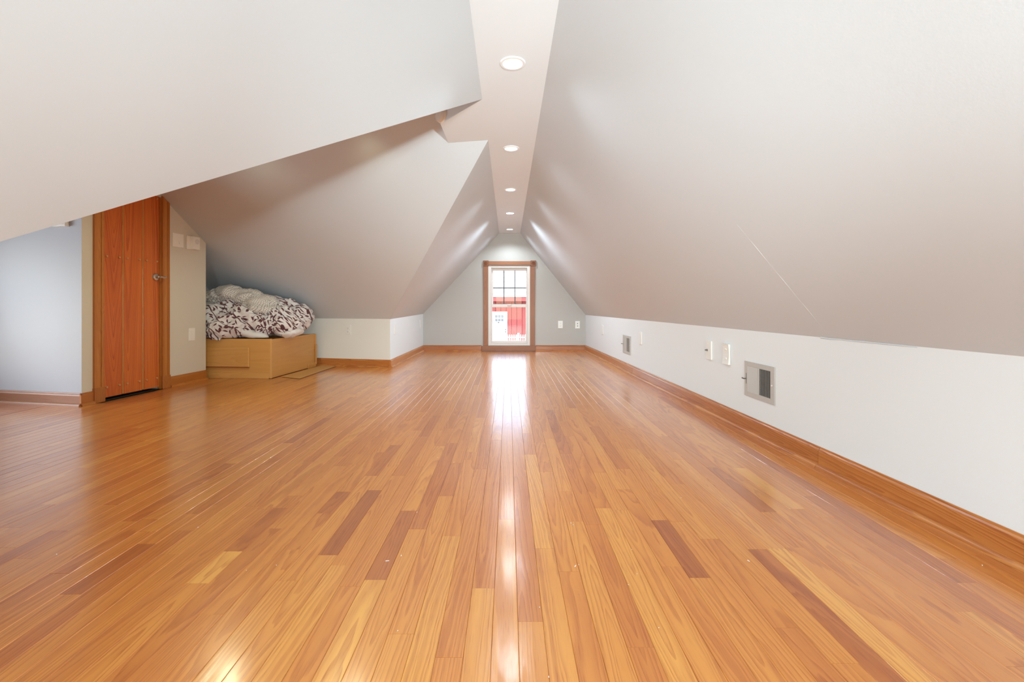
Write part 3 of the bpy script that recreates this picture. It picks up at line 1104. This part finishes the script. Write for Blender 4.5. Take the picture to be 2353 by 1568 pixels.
def rocker(parent, x, w, h, mat, tilt=0.0):
    bb = B()
    bb.box((x - w / 2 - 0.002, -0.0075, -h / 2 - 0.002), (x + w / 2 + 0.002, -0.0058, h / 2 + 0.002), 0.0005)
    fr = bb.build('rocker_frame', mat, parent)
    bb = B()
    bb.prism([(x - w / 2, -0.0068, -h / 2), (x - w / 2, -0.0068, h / 2), (x - w / 2, -0.009 - tilt, h / 2), (x - w / 2, -0.0078, 0), (x - w / 2, -0.009 + tilt, -h / 2)], (w, 0, 0))
    bb.build('rocker', mat, fr)


A_R = math.atan2(-1, 0.03606)       # right knee wall
A_L = math.atan2(1, 0.0146)         # left far knee wall
A_K = math.atan2(-0.2046, 1)        # dormer knee wall
A_B = math.atan2(-0.18, 1)          # bluish wall

# closet wall by the door
e = plate_root('light_switch', dw_x(4.030), 4.030, 1.291, DA, 'ivory double rocker switch nearest the door frame', 'switch')
cover(e, 0.116, 0.122, 'ivory_plastic')
rocker(e, -0.023, 0.033, 0.066, 'ivory_plastic', 0.003)
rocker(e, 0.023, 0.033, 0.066, 'ivory_plastic', -0.003)
e = plate_root('thermostat', dw_x(4.18), 4.18, 1.288, DA, 'ivory wall thermostat with a round dial beside the double switch', 'thermostat')
bb = B()
bb.box((-0.060, -0.012, -0.062), (0.02, -0.0004, 0.062), 0.004, 2)
bb.build('back_plate', 'ivory_plastic', e)
bb = B()
bb.box((-0.028, -0.046, -0.060), (0.050, -0.004, 0.058), 0.004, 2)
hs = bb.build('housing', 'ivory_plastic', e)
bb = B()
bb.lathe([(0.0, 0.009), (0.017, 0.009), (0.021, 0.006), (0.022, 0.0)], (0.014, -0.0455, 0.012), 24, 'y')
bb.build('dial', 'white_plastic', e, True)
e = plate_root('wall_plate', dw_x(4.182), 4.182, 0.443, DA, 'ivory plate low on the beige wall between door and bedding', 'wall plate')
cover(e, 0.072, 0.118, 'ivory_plastic')
rocker(e, 0, 0.033, 0.066, 'ivory_plastic', 0.0)
# bluish wall
e = plate_root('chime_box', -3.195, bl_y(-3.195), 1.338, A_B, 'cream wall box half hidden above the bluish wall by the sloped ceiling', 'wall box')
bb = B()
bb.box((-0.062, -0.028, -0.062), (0.062, -0.0005, 0.062), 0.003, 2)
bb.build('housing', 'ivory_plastic', e)
bb = B()
bb.box((-0.045, -0.030, -0.045), (0.045, -0.0275, 0.045), 0.001)
bb.build('cover_plate', 'white_plastic', e)
# dormer knee wall
outlet('outlet', -1.859, knee_y(-1.859), 0.425, A_K, 'white duplex outlet on the cream knee wall right of the bedding', 'white_plastic')
# left far knee wall: two plates seen edge on
for x, y, z, lab in ((-1.3433, 5.36, 0.426, 'thin edge of a plate near the outside corner of the left knee wall'),
                     (-1.322, 6.79, 0.431, 'thin edge of a plate on the left knee wall right beside the gable corner')):
    e = plate_root('wall_plate', x, y, z, A_L, lab, 'wall plate')
    cover(e, 0.072, 0.116, 'white_plastic', 0.008)
    rocker(e, 0, 0.033, 0.066, 'white_plastic')
# gable wall
outlet('outlet', 0.806, YF, 0.409, 0.0, 'white duplex outlet on the gable wall nearer to the window')
e = plate_root('jack_plate', 1.070, YF, 0.406, 0.0, 'white plate with two dark jacks near the right gable corner', 'wall plate')
cover(e, 0.072, 0.116, 'white_plastic')
for s in (-1, 1):
    bb = B()
    bb.cyl((0, -0.0085, s * 0.019), 0.0065, 0.007, 'y', 14, bevel=0.001)
    bb.build('jack', 'slot', e, True)
# right knee wall
e = plate_root('wall_plate', rw(5.914), 5.914, 0.39, A_R, 'thin edge of a plate on the vented wall beyond the far register', 'wall plate')
cover(e, 0.072, 0.122, 'white_plastic', 0.008)
rocker(e, 0, 0.033, 0.066, 'white_plastic')
e = plate_root('wall_plate', rw(4.395), 4.395, 0.393, A_R, 'white rocker plate just right of the far register', 'wall plate')
cover(e, 0.075, 0.122, 'white_plastic', 0.009)
rocker(e, -0.008, 0.036, 0.09, 'white_plastic', 0.002)
e = plate_root('coax_plate', rw(3.008), 3.008, 0.416, A_R, 'white plate with a small metal jack left of the blank plate', 'wall plate')
cover(e, 0.075, 0.124, 'white_plastic', 0.010)
bb = B()
bb.cyl((-0.012, -0.017, 0.0), 0.0048, 0.018, 'y', 8)
bb.cyl((-0.012, -0.012, 0.0), 0.0075, 0.004, 'y', 6)
bb.build('jack', 'steel', e)
for s in (-1, 1):
    bb = B()
    bb.cyl((-0.006, -0.0108, s * 0.042), 0.0035, 0.002, 'y', 10)
    bb.build('screw', 'white_plastic', e)
e = plate_root('blank_plate', rw(2.780), 2.780, 0.4155, A_R, 'bowed white blank plate nearest the front register', 'wall plate')
bb = B()
pr = []
for i in range(9):
    t = -1 + 2 * i / 8
    pr.append((0.0, -0.011 - 0.006 * t * t, 0.062 * t))
bb.prism([(-0.036, -0.002, -0.062)] + [(-0.036, p[1], p[2]) for p in pr] + [(-0.036, -0.002, 0.062)], (0.072, 0, 0))
bb.build('cover_plate', 'white_plastic', e)
for s in (-1, 1):
    bb = B()
    bb.box((-0.010, -0.0155, s * 0.028 - 0.006), (0.010, -0.0105, s * 0.028 + 0.006), 0.002)
    bb.build('latch_tab', 'white_plastic', e)

# ------------------------------------------------------------------ air registers
def register(y, z, label):
    e = plate_root('air_register', rw(y), y, z, A_R, label, 'vent', 'metal registers in the right knee wall')
    w, h = 0.274, 0.194
    ow, oh = 0.210, 0.142                       # louvre opening
    bb = B()
    d = -0.007
    for lo, hi in (((-w / 2, d, -h / 2), (-ow / 2, 0, h / 2)), ((ow / 2, d, -h / 2), (w / 2, 0, h / 2)), ((-ow / 2, d, oh / 2), (ow / 2, 0, h / 2)), ((-ow / 2, d, -h / 2), (ow / 2, 0, -oh / 2))):
        bb.box(lo, hi, 0.001)
    bb.build('frame', 'register', e)
    bb = B()
    bb.box((-ow / 2, -0.0012, -oh / 2), (ow / 2, -0.0004, oh / 2))
    bb.build('duct_opening', 'register_dark', e)
    n = 22
    for i in range(n):
        x = -ow / 2 + ow * (i + 0.5) / n
        left = i < n // 2
        bb = B()
        m = Matrix.Translation((x, -0.004, 0)) @ Matrix.Rotation(math.radians(34 if left else -40), 4, 'Z')
        bb.box((-0.0042 if left else -0.0036, -0.0005, -oh / 2), (0.0042 if left else 0.0036, 0.0005, oh / 2), mat=m)
        bb.build('louvre', 'register', e)
    bb = B()
    bb.box((-0.003, -0.008, -oh / 2), (0.003, -0.001, oh / 2), 0.0005)
    bb.build('centre_bar', 'register', e)
    bb = B()
    bb.box((-w / 2 + 0.018, -0.0075, -0.03), (-w / 2 + 0.021, -0.0065, 0.03))
    lv = bb.build('lever_slot', 'slot', e)
    bb = B()
    bb.tube([(-w / 2 + 0.0195, -0.006, 0.0), (-w / 2 + 0.0195, -0.020, -0.002), (-w / 2 + 0.018, -0.032, 0.003)], [0.003, 0.003, 0.0035], 8)
    bb.build('lever', 'steel', lv)
    bb = B()
    bb.cyl((w / 2 - 0.02, -0.008, 0.0), 0.004, 0.003, 'y', 12)
    bb.build('screw', 'white_plastic', e)


register(2.447, 0.302, 'grey metal air register nearest the camera on the white knee wall')
register(4.850, 0.290, 'smaller looking metal air register further along the white knee wall')

# ------------------------------------------------------------------ recessed lights
def recessed(name, x, y, z, label, power, colr, group, cone=CAN_CONE):
    e = empty(name, (x, y, z))
    if label:
        tag(e, label, 'ceiling light', group)
    bb = B()
    bb.lathe([(0.0420, 0.003), (0.0420, -0.0015), (0.0455, -0.0045), (0.0555, -0.0045), (0.0585, -0.0020), (0.0585, -0.0003)], seg=40)
    bb.build('trim_ring', 'trim_white', e, True)
    bb = B()
    bb.lathe([(0.0425, 0.0), (0.0425, 0.004), (0.039, 0.03), (0.034, 0.055), (0.030, 0.070)], seg=40)
    bb.build('reflector', 'reflector', e, True)
    bb = B()
    bb.lathe([(0.0, 0.040), (0.010, 0.041), (0.020, 0.047), (0.025, 0.056), (0.026, 0.068), (0.0, 0.070)], seg=28)
    bb.build('bulb', 'bulb', e, True)
    ld = bpy.data.lights.new('lamp', 'SPOT')
    ld.energy = power
    ld.color = colr
    ld.spot_size = math.radians(cone)
    ld.spot_blend = 0.6
    ld.shadow_soft_size = 0.035
    lo = bpy.data.objects.new('lamp', ld)
    COL.objects.link(lo)
    lo.parent = e
    lo.location = (0, 0, 0.012)
    return e


LABS = ['nearest and largest recessed ceiling light, in front of the dormer soffit', 'second recessed light from the camera, just past the soffit corner',
        'middle recessed light of the five on the ceiling strip', 'fourth recessed light from the camera on the ceiling strip', 'farthest recessed light, just above the gable wall',
        'recessed light above and behind the frame top', 'recessed light directly over the camera', 'recessed light behind the camera']
for i, (x, y) in enumerate(CANS):
    recessed('recessed_light', x, y, H, LABS[i], CAN_W[i], CAN_COL, 'recessed lights along the ceiling strip')
DL = ['first recessed light in the hidden dormer ridge', 'middle recessed light in the hidden dormer ridge', 'recessed light in the dormer ridge nearest the door']
for i, (x, y) in enumerate(DCANS):
    recessed('recessed_light', x, y, TOPZ, DL[i], DORMER_W, DORMER_COL, 'recessed lights in the dormer ridge', 150.0)

# smoke detector on the end of the soffit
fa = Vector((-0.4135 + 0.14, 2.757 - 2.424, 0)).normalized()
pc = Vector((-0.14, 2.424, 0)) + fa * 0.408
e = empty('smoke_detector', (pc.x, pc.y, H + 0.044), math.atan2(-fa.y, -fa.x))
tag(e, 'white round smoke detector tucked at the end of the soffit', 'smoke detector')
bb = B()
bb.lathe([(0.0, 0.010), (0.044, 0.010), (0.046, 0.007), (0.046, 0.0005), (0.0, 0.0005)], seg=32, axis='y')
bb.build('base', 'ivory_plastic', e, True)
bb = B()
bb.lathe([(0.0, 0.030), (0.034, 0.030), (0.039, 0.027), (0.041, 0.022), (0.042, 0.010)], seg=32, axis='y')
bb.build('cover', 'white_plastic', e, True)

# ------------------------------------------------------------------ box bed in the niche
BR = math.radians(-4)
bed = empty('box_bed', (-2.299, 4.385, 0), BR)            # front right corner; local -x along the front, +y to the knee wall
tag(bed, 'light oak box bed with a drawer pushed into the niche', 'bed')
bw, bd_, bh = 0.93, 0.86, 0.385


def bpart(name, lo, hi, grain='x', tone=0.5, bevel=0.002, parent=bed, mat='bed'):
    bb = B()
    bb.box(lo, hi, bevel, grain=grain, tone=tone)
    return bb.build(name, mat, parent)


bpart('front_panel', (-bw, 0, 0.004), (-0.012, 0.018, bh), tone=0.55)
bpart('corner_post', (-0.0115, -0.002, 0.002), (0.002, 0.016, bh + 0.002), 'z', 0.95)
bpart('side_panel', (-0.018, 0.0165, 0.004), (0.0, bd_, bh - 0.004), 'y', 0.3)
bpart('back_panel', (-bw, bd_ + 0.001, 0.004), (0.008, bd_ + 0.014, bh - 0.01), tone=0.4)
bpart('left_panel', (-bw, 0.019, 0.004), (-bw + 0.018, bd_, bh - 0.004), 'y', 0.4)
bpart('deck', (-bw + 0.019, 0.019, bh - 0.03), (-0.019, bd_, bh - 0.012), tone=0.5)
dr = bpart('drawer', (-bw + 0.08, -0.016, 0.112), (-0.215, -0.0005, 0.302), tone=0.5, bevel=0.005)
bb = B()
bb.box((-bw + 0.08, -0.0155, 0.104), (-0.215, -0.0005, 0.111), grain='x', tone=0.0)
bb.build('drawer_lip', 'case', dr)
bpart('plinth_strip', (-bw, -0.004, 0.0), (-0.02, -0.0005, 0.055), tone=0.75, bevel=0.003)
bpart('side_block', (0.0005, bd_ - 0.17, 0.0), (0.010, bd_ - 0.005, 0.052), 'y', 0.35)
bpart('loose_strip', (0.0085, bd_ - 0.012, 0.03), (0.018, bd_ + 0.012, 0.26), 'z', 0.1)
# torn flap of the laminate at the bottom left corner
bb = B()
bb.prism([(-0.70, -0.0045, 0.002), (-0.49, -0.0045, 0.002), (-0.53, -0.012, 0.028), (-0.60, -0.016, 0.034), (-0.70, -0.008, 0.075)], (0, -0.003, 0), grain='x', tone=0.9)
bb.build('peeling_laminate', 'bed', bed)
# flat board on the floor
fb = empty('flat_board', (-1.95, 4.78, 0.0))
tag(fb, 'thin brown fibreboard piece lying flat beside the box bed', 'board')


def fl(px, py):
    yy = FPX * EYE / (py - 700)
    return ((px - 1168) * yy / FPX + 1.95, yy - 4.78, 0.003)


bb = B()
bb.prism([fl(646, 867), fl(688, 871.5), fl(771, 843), fl(739, 841)], (0, 0, 0.004), grain='y', tone=0.4)
bb.build('panel', 'cardboard', fb)

# ------------------------------------------------------------------ bedding
def pile(name, blobs, vox, amp, mat, seed, pinch=0.0):
    bm = bmesh.new()
    for (x, y, z), (rx, ry, rz) in blobs:
        m = Matrix.Translation((x, y, z)) @ Matrix.Rotation(R.uniform(-0.3, 0.3), 4, 'Y') @ Matrix.Diagonal((rx, ry, rz, 1))
        bmesh.ops.create_icosphere(bm, subdivisions=4, radius=1.0, matrix=m)
    me = bpy.data.meshes.new(name)
    bm.to_mesh(me)
    bm.free()
    o = bpy.data.objects.new(name, me)
    COL.objects.link(o)
    md = o.modifiers.new('r', 'REMESH')
    md.mode = 'VOXEL'
    md.voxel_size = vox
    sm = o.modifiers.new('s', 'SMOOTH')
    sm.factor = 0.5
    sm.iterations = 5
    dg = bpy.context.evaluated_depsgraph_get()
    me2 = bpy.data.meshes.new_from_object(o.evaluated_get(dg))
    o.modifiers.clear()
    o.data = me2
    bpy.data.meshes.remove(me)
    nrm = [v.normal.copy() for v in me2.vertices]
    sv = Vector((seed * 3.1, seed * 1.7, seed))
    for v, nn in zip(me2.vertices, nrm):
        p = v.co
        w = Vector((noise.noise(p * 5 + sv), noise.noise(p * 5 + sv * 2), noise.noise(p * 5 - sv))) * 0.35
        q = Vector((p.x * 7, p.y * 7, p.z * 11)) + w * 3 + sv
        f = 1 - abs(noise.noise(q)) * 2.2                 # ridges: folds of cloth
        g = 1 - abs(noise.noise(q * 2.3 + sv)) * 2.0
        h = noise.noise(p * 4 + sv)
        v.co = p + nn * (amp * (0.75 * f + 0.35 * g + 0.5 * h) - amp * 0.5)
    uv = me2.uv_layers.new(name='UVMap')
    for li, l in enumerate(me2.loops):
        p = me2.vertices[l.vertex_index].co
        wv = noise.noise(p * 6 + sv) * 0.05
        uv.data[li].uv = (p.x + 0.25 * p.y + wv, p.z + 0.75 * p.y - wv)
    me2.shade_smooth()
    me2.materials.clear()
    me2.materials.append(M[mat])
    return o


def rest_on_bed(o):
    """Cloth lies on the bed's rim instead of sinking into it."""
    inv = (Matrix.Translation((-2.299, 4.385, 0)) @ Matrix.Rotation(BR, 4, 'Z')).inverted()
    fwd = inv.inverted()
    for v in o.data.vertices:
        p = inv @ v.co
        if -bw - 0.02 < p.x < 0.006 and -0.004 < p.y < bd_ + 0.02 and p.z < bh + 0.006:
            p.z = bh + 0.006
            v.co = fwd @ p
        elif p.z < bh + 0.006 and p.y > -0.030 and p.y <= -0.004 and p.x < 0.006:
            p.y = -0.030
            v.co = fwd @ p
        elif p.z < bh + 0.006 and 0.006 <= p.x < 0.024 and p.y > -0.004:
            p.x = 0.024
            v.co = fwd @ p


def tuck_under(low, high):
    """Press the lower cloth down where the upper one lies on it."""
    vs = [v.co for v in high.data.vertices]
    bv = BVHTree.FromPolygons(vs, [tuple(p.vertices) for p in high.data.polygons])
    for v in low.data.vertices:
        up = bv.ray_cast(Vector((v.co.x, v.co.y, 0.3)), Vector((0, 0, 1)))[0]
        dn = bv.ray_cast(Vector((v.co.x, v.co.y, 1.5)), Vector((0, 0, -1)))[0]
        if up and dn and up.z - 0.004 < v.co.z < dn.z:
            v.co.z = up.z - 0.004


def push_out(o, other):
    bv = BVHTree.FromPolygons([v.co for v in other.data.vertices], [tuple(p.vertices) for p in other.data.polygons])
    for v in o.data.vertices:
        loc, nn, _, _ = bv.find_nearest(v.co)
        if loc and (v.co - loc).dot(nn) < 0.003:
            v.co = loc + nn * 0.004


duvet = pile('duvet', [
    ((-2.78, 4.56, 0.50), (0.27, 0.20, 0.15)), ((-2.70, 4.60, 0.60), (0.20, 0.16, 0.12)),
    ((-2.96, 4.56, 0.55), (0.13, 0.15, 0.17)), ((-2.50, 4.60, 0.52), (0.20, 0.19, 0.13)),
    ((-2.58, 4.55, 0.60), (0.13, 0.12, 0.09)), ((-2.29, 4.70, 0.52), (0.15, 0.22, 0.12)), ((-2.36, 4.66, 0.61), (0.14, 0.14, 0.10)),
    ((-2.44, 4.84, 0.66), (0.20, 0.19, 0.13)), ((-2.30, 4.92, 0.58), (0.15, 0.18, 0.14)),
    ((-2.64, 4.82, 0.58), (0.42, 0.30, 0.18)), ((-2.84, 4.74, 0.68), (0.20, 0.20, 0.13))], 0.009, 0.042, 'leaf', 4)
tag(duvet, 'crumpled white duvet with dark plum leaf print heaped on the bed', 'duvet')
und = pile('underside', [((-2.53, 4.50, 0.425), (0.16, 0.09, 0.045)), ((-2.22, 4.66, 0.425), (0.10, 0.16, 0.045))], 0.010, 0.010, 'white_cloth', 7)
und.parent = duvet
und['label'] = 'plain white underside of the duvet'
sheet = pile('quilt', [
    ((-3.00, 4.68, 0.800), (0.13, 0.12, 0.075)), ((-2.86, 4.68, 0.83), (0.16, 0.14, 0.085)), ((-2.70, 4.70, 0.79), (0.17, 0.15, 0.085)),
    ((-2.55, 4.66, 0.735), (0.17, 0.15, 0.085)), ((-2.50, 4.58, 0.675), (0.12, 0.12, 0.065)), ((-2.42, 4.66, 0.68), (0.10, 0.13, 0.06))], 0.009, 0.024, 'lattice', 9)
tag(sheet, 'grey and white lattice patterned quilt lying on top of the leaf duvet', 'quilt')
o = pile('folded_sheet', [((-3.06, 4.62, 0.70), (0.07, 0.10, 0.05)), ((-3.08, 4.66, 0.62), (0.08, 0.11, 0.05))], 0.010, 0.012, 'grey_cloth', 12)
tag(o, 'grey cloth peeking out behind the leaf duvet against the niche wall', 'sheet')

rest_on_bed(duvet)
rest_on_bed(und)
tuck_under(duvet, sheet)
push_out(o, duvet)
push_out(o, sheet)
rest_on_bed(o)

# ------------------------------------------------------------------ outside: red barn, fence, ground
GZ = -1.78
b = B()
b.box((-40, YF + 0.3, GZ - 0.3), (40, 60, GZ))
struct(b.build('ground', 'ground'), 'pale ground between the house and the red barn', 'ground')
barn = empty('barn', (0, 26, GZ))
tag(barn, 'red board barn with a pale roof and a white door outside the window', 'barn')
ez = 1.02 - GZ                                             # eave height above ground
bb = B()
bb.box((-5, 0.03, 0), (5, 0.25, ez), 0)
bb.build('wall', 'barn_red', barn)
for i in range(33):
    x = -5 + 0.305 * i
    bb = B()
    bb.box((x + 0.012, -0.005, 0.0), (x + 0.293, 0.029, ez), 0.004)
    bb.build('siding_board', 'barn_red', barn)
bb = B()
bb.box((-5.2, -0.42, ez - 0.12), (5.2, -0.36, ez + 0.12), 0.005)
bb.build('fascia', 'barn_trim', barn)
bb = B()
bb.box((-5.2, -0.36, ez - 0.10), (5.2, 0.0, ez - 0.06))
bb.build('soffit', 'barn_red', barn)
for i in range(14):
    y0, z0 = -0.46 + 0.36 * i, ez + 0.12 + 0.30 * i
    bb = B()
    bb.prism([(-5.3, y0, z0), (5.3, y0, z0), (5.3, y0 + 0.40, z0 + 0.30), (-5.3, y0 + 0.40, z0 + 0.30)], (0, -0.02, 0.03))
    bb.build('shingle_course', 'shingle', barn)
bb = B()
bb.prism([(-5.0, 0.1, ez + 0.05), (-5.0, 4.9, ez + 4.1), (-5.0, 9.0, 0), (-5.0, 0.1, 0)], (0.1, 0, 0))
bb.prism([(4.9, 0.1, ez + 0.05), (4.9, 4.9, ez + 4.1), (4.9, 9.0, 0), (4.9, 0.1, 0)], (0.1, 0, 0))
bb.build('end_wall', 'barn_red', barn)
# white door, hinges left, lights in two rows of three
X = lambda px: (px - 1168) * 26 / FPX
Z = lambda py: (700 - py) * 26 / FPX + EYE - GZ
bb = B()
bb.box((X(1126), -0.05, 0.05), (X(1166.0), -0.006, Z(716.5)), 0.004)
bb.build('door_frame', 'white_paint', barn)
bb = B()
bb.box((X(1128), -0.075, 0.07), (X(1163.5), -0.051, Z(719)), 0.004)
dd = bb.build('door', 'white_paint', barn)
for i in range(3):
    for j in range(2):
        bb = B()
        x0, z0 = 1138.0 + i * 6.8, 724.0 + j * 8.2
        bb.box((X(x0), -0.085, Z(z0 + 6.4)), (X(x0 + 5.2), -0.076, Z(z0)))
        bb.build('pane', 'dim_glass', dd)
for py in (757.5, 762.8):
    bb = B()
    bb.cyl((X(1161.7), -0.10, Z(py)), 0.032, 0.05, 'y', 14)
    bb.build('knob', 'black', dd)
bb = B()
bb.box((X(1144), -0.082, Z(742.5)), (X(1147), -0.076, Z(740)))
bb.build('peephole', 'black', dd)
# white picket fence
fn = empty('picket_fence', (0, 18, GZ))
tag(fn, 'white picket fence in front of the red barn', 'fence')
ft = (700 - 769.5) * 18 / FPX + EYE - GZ
for i in range(56):
    x = -2.45 + 0.0885 * i
    bb = B()
    bb.prism([(x, 0, 0.06), (x + 0.045, 0, 0.06), (x + 0.045, 0, ft - 0.015), (x + 0.0225, 0, ft + 0.01), (x, 0, ft - 0.015)], (0, 0.02, 0))
    bb.build('picket', 'white_paint', fn)
for z in (ft - 0.105, 0.25):
    bb = B()
    bb.box((-2.5, 0.021, z - 0.02), (2.55, 0.055, z + 0.02), 0.003)
    bb.build('rail', 'white_paint', fn)
for x in (-2.5, 0.40, 2.5):
    bb = B()
    bb.box((x - 0.045, 0.057, 0.0), (x + 0.045, 0.147, ft + 0.06), 0.005)
    bb.build('post', 'white_paint', fn)
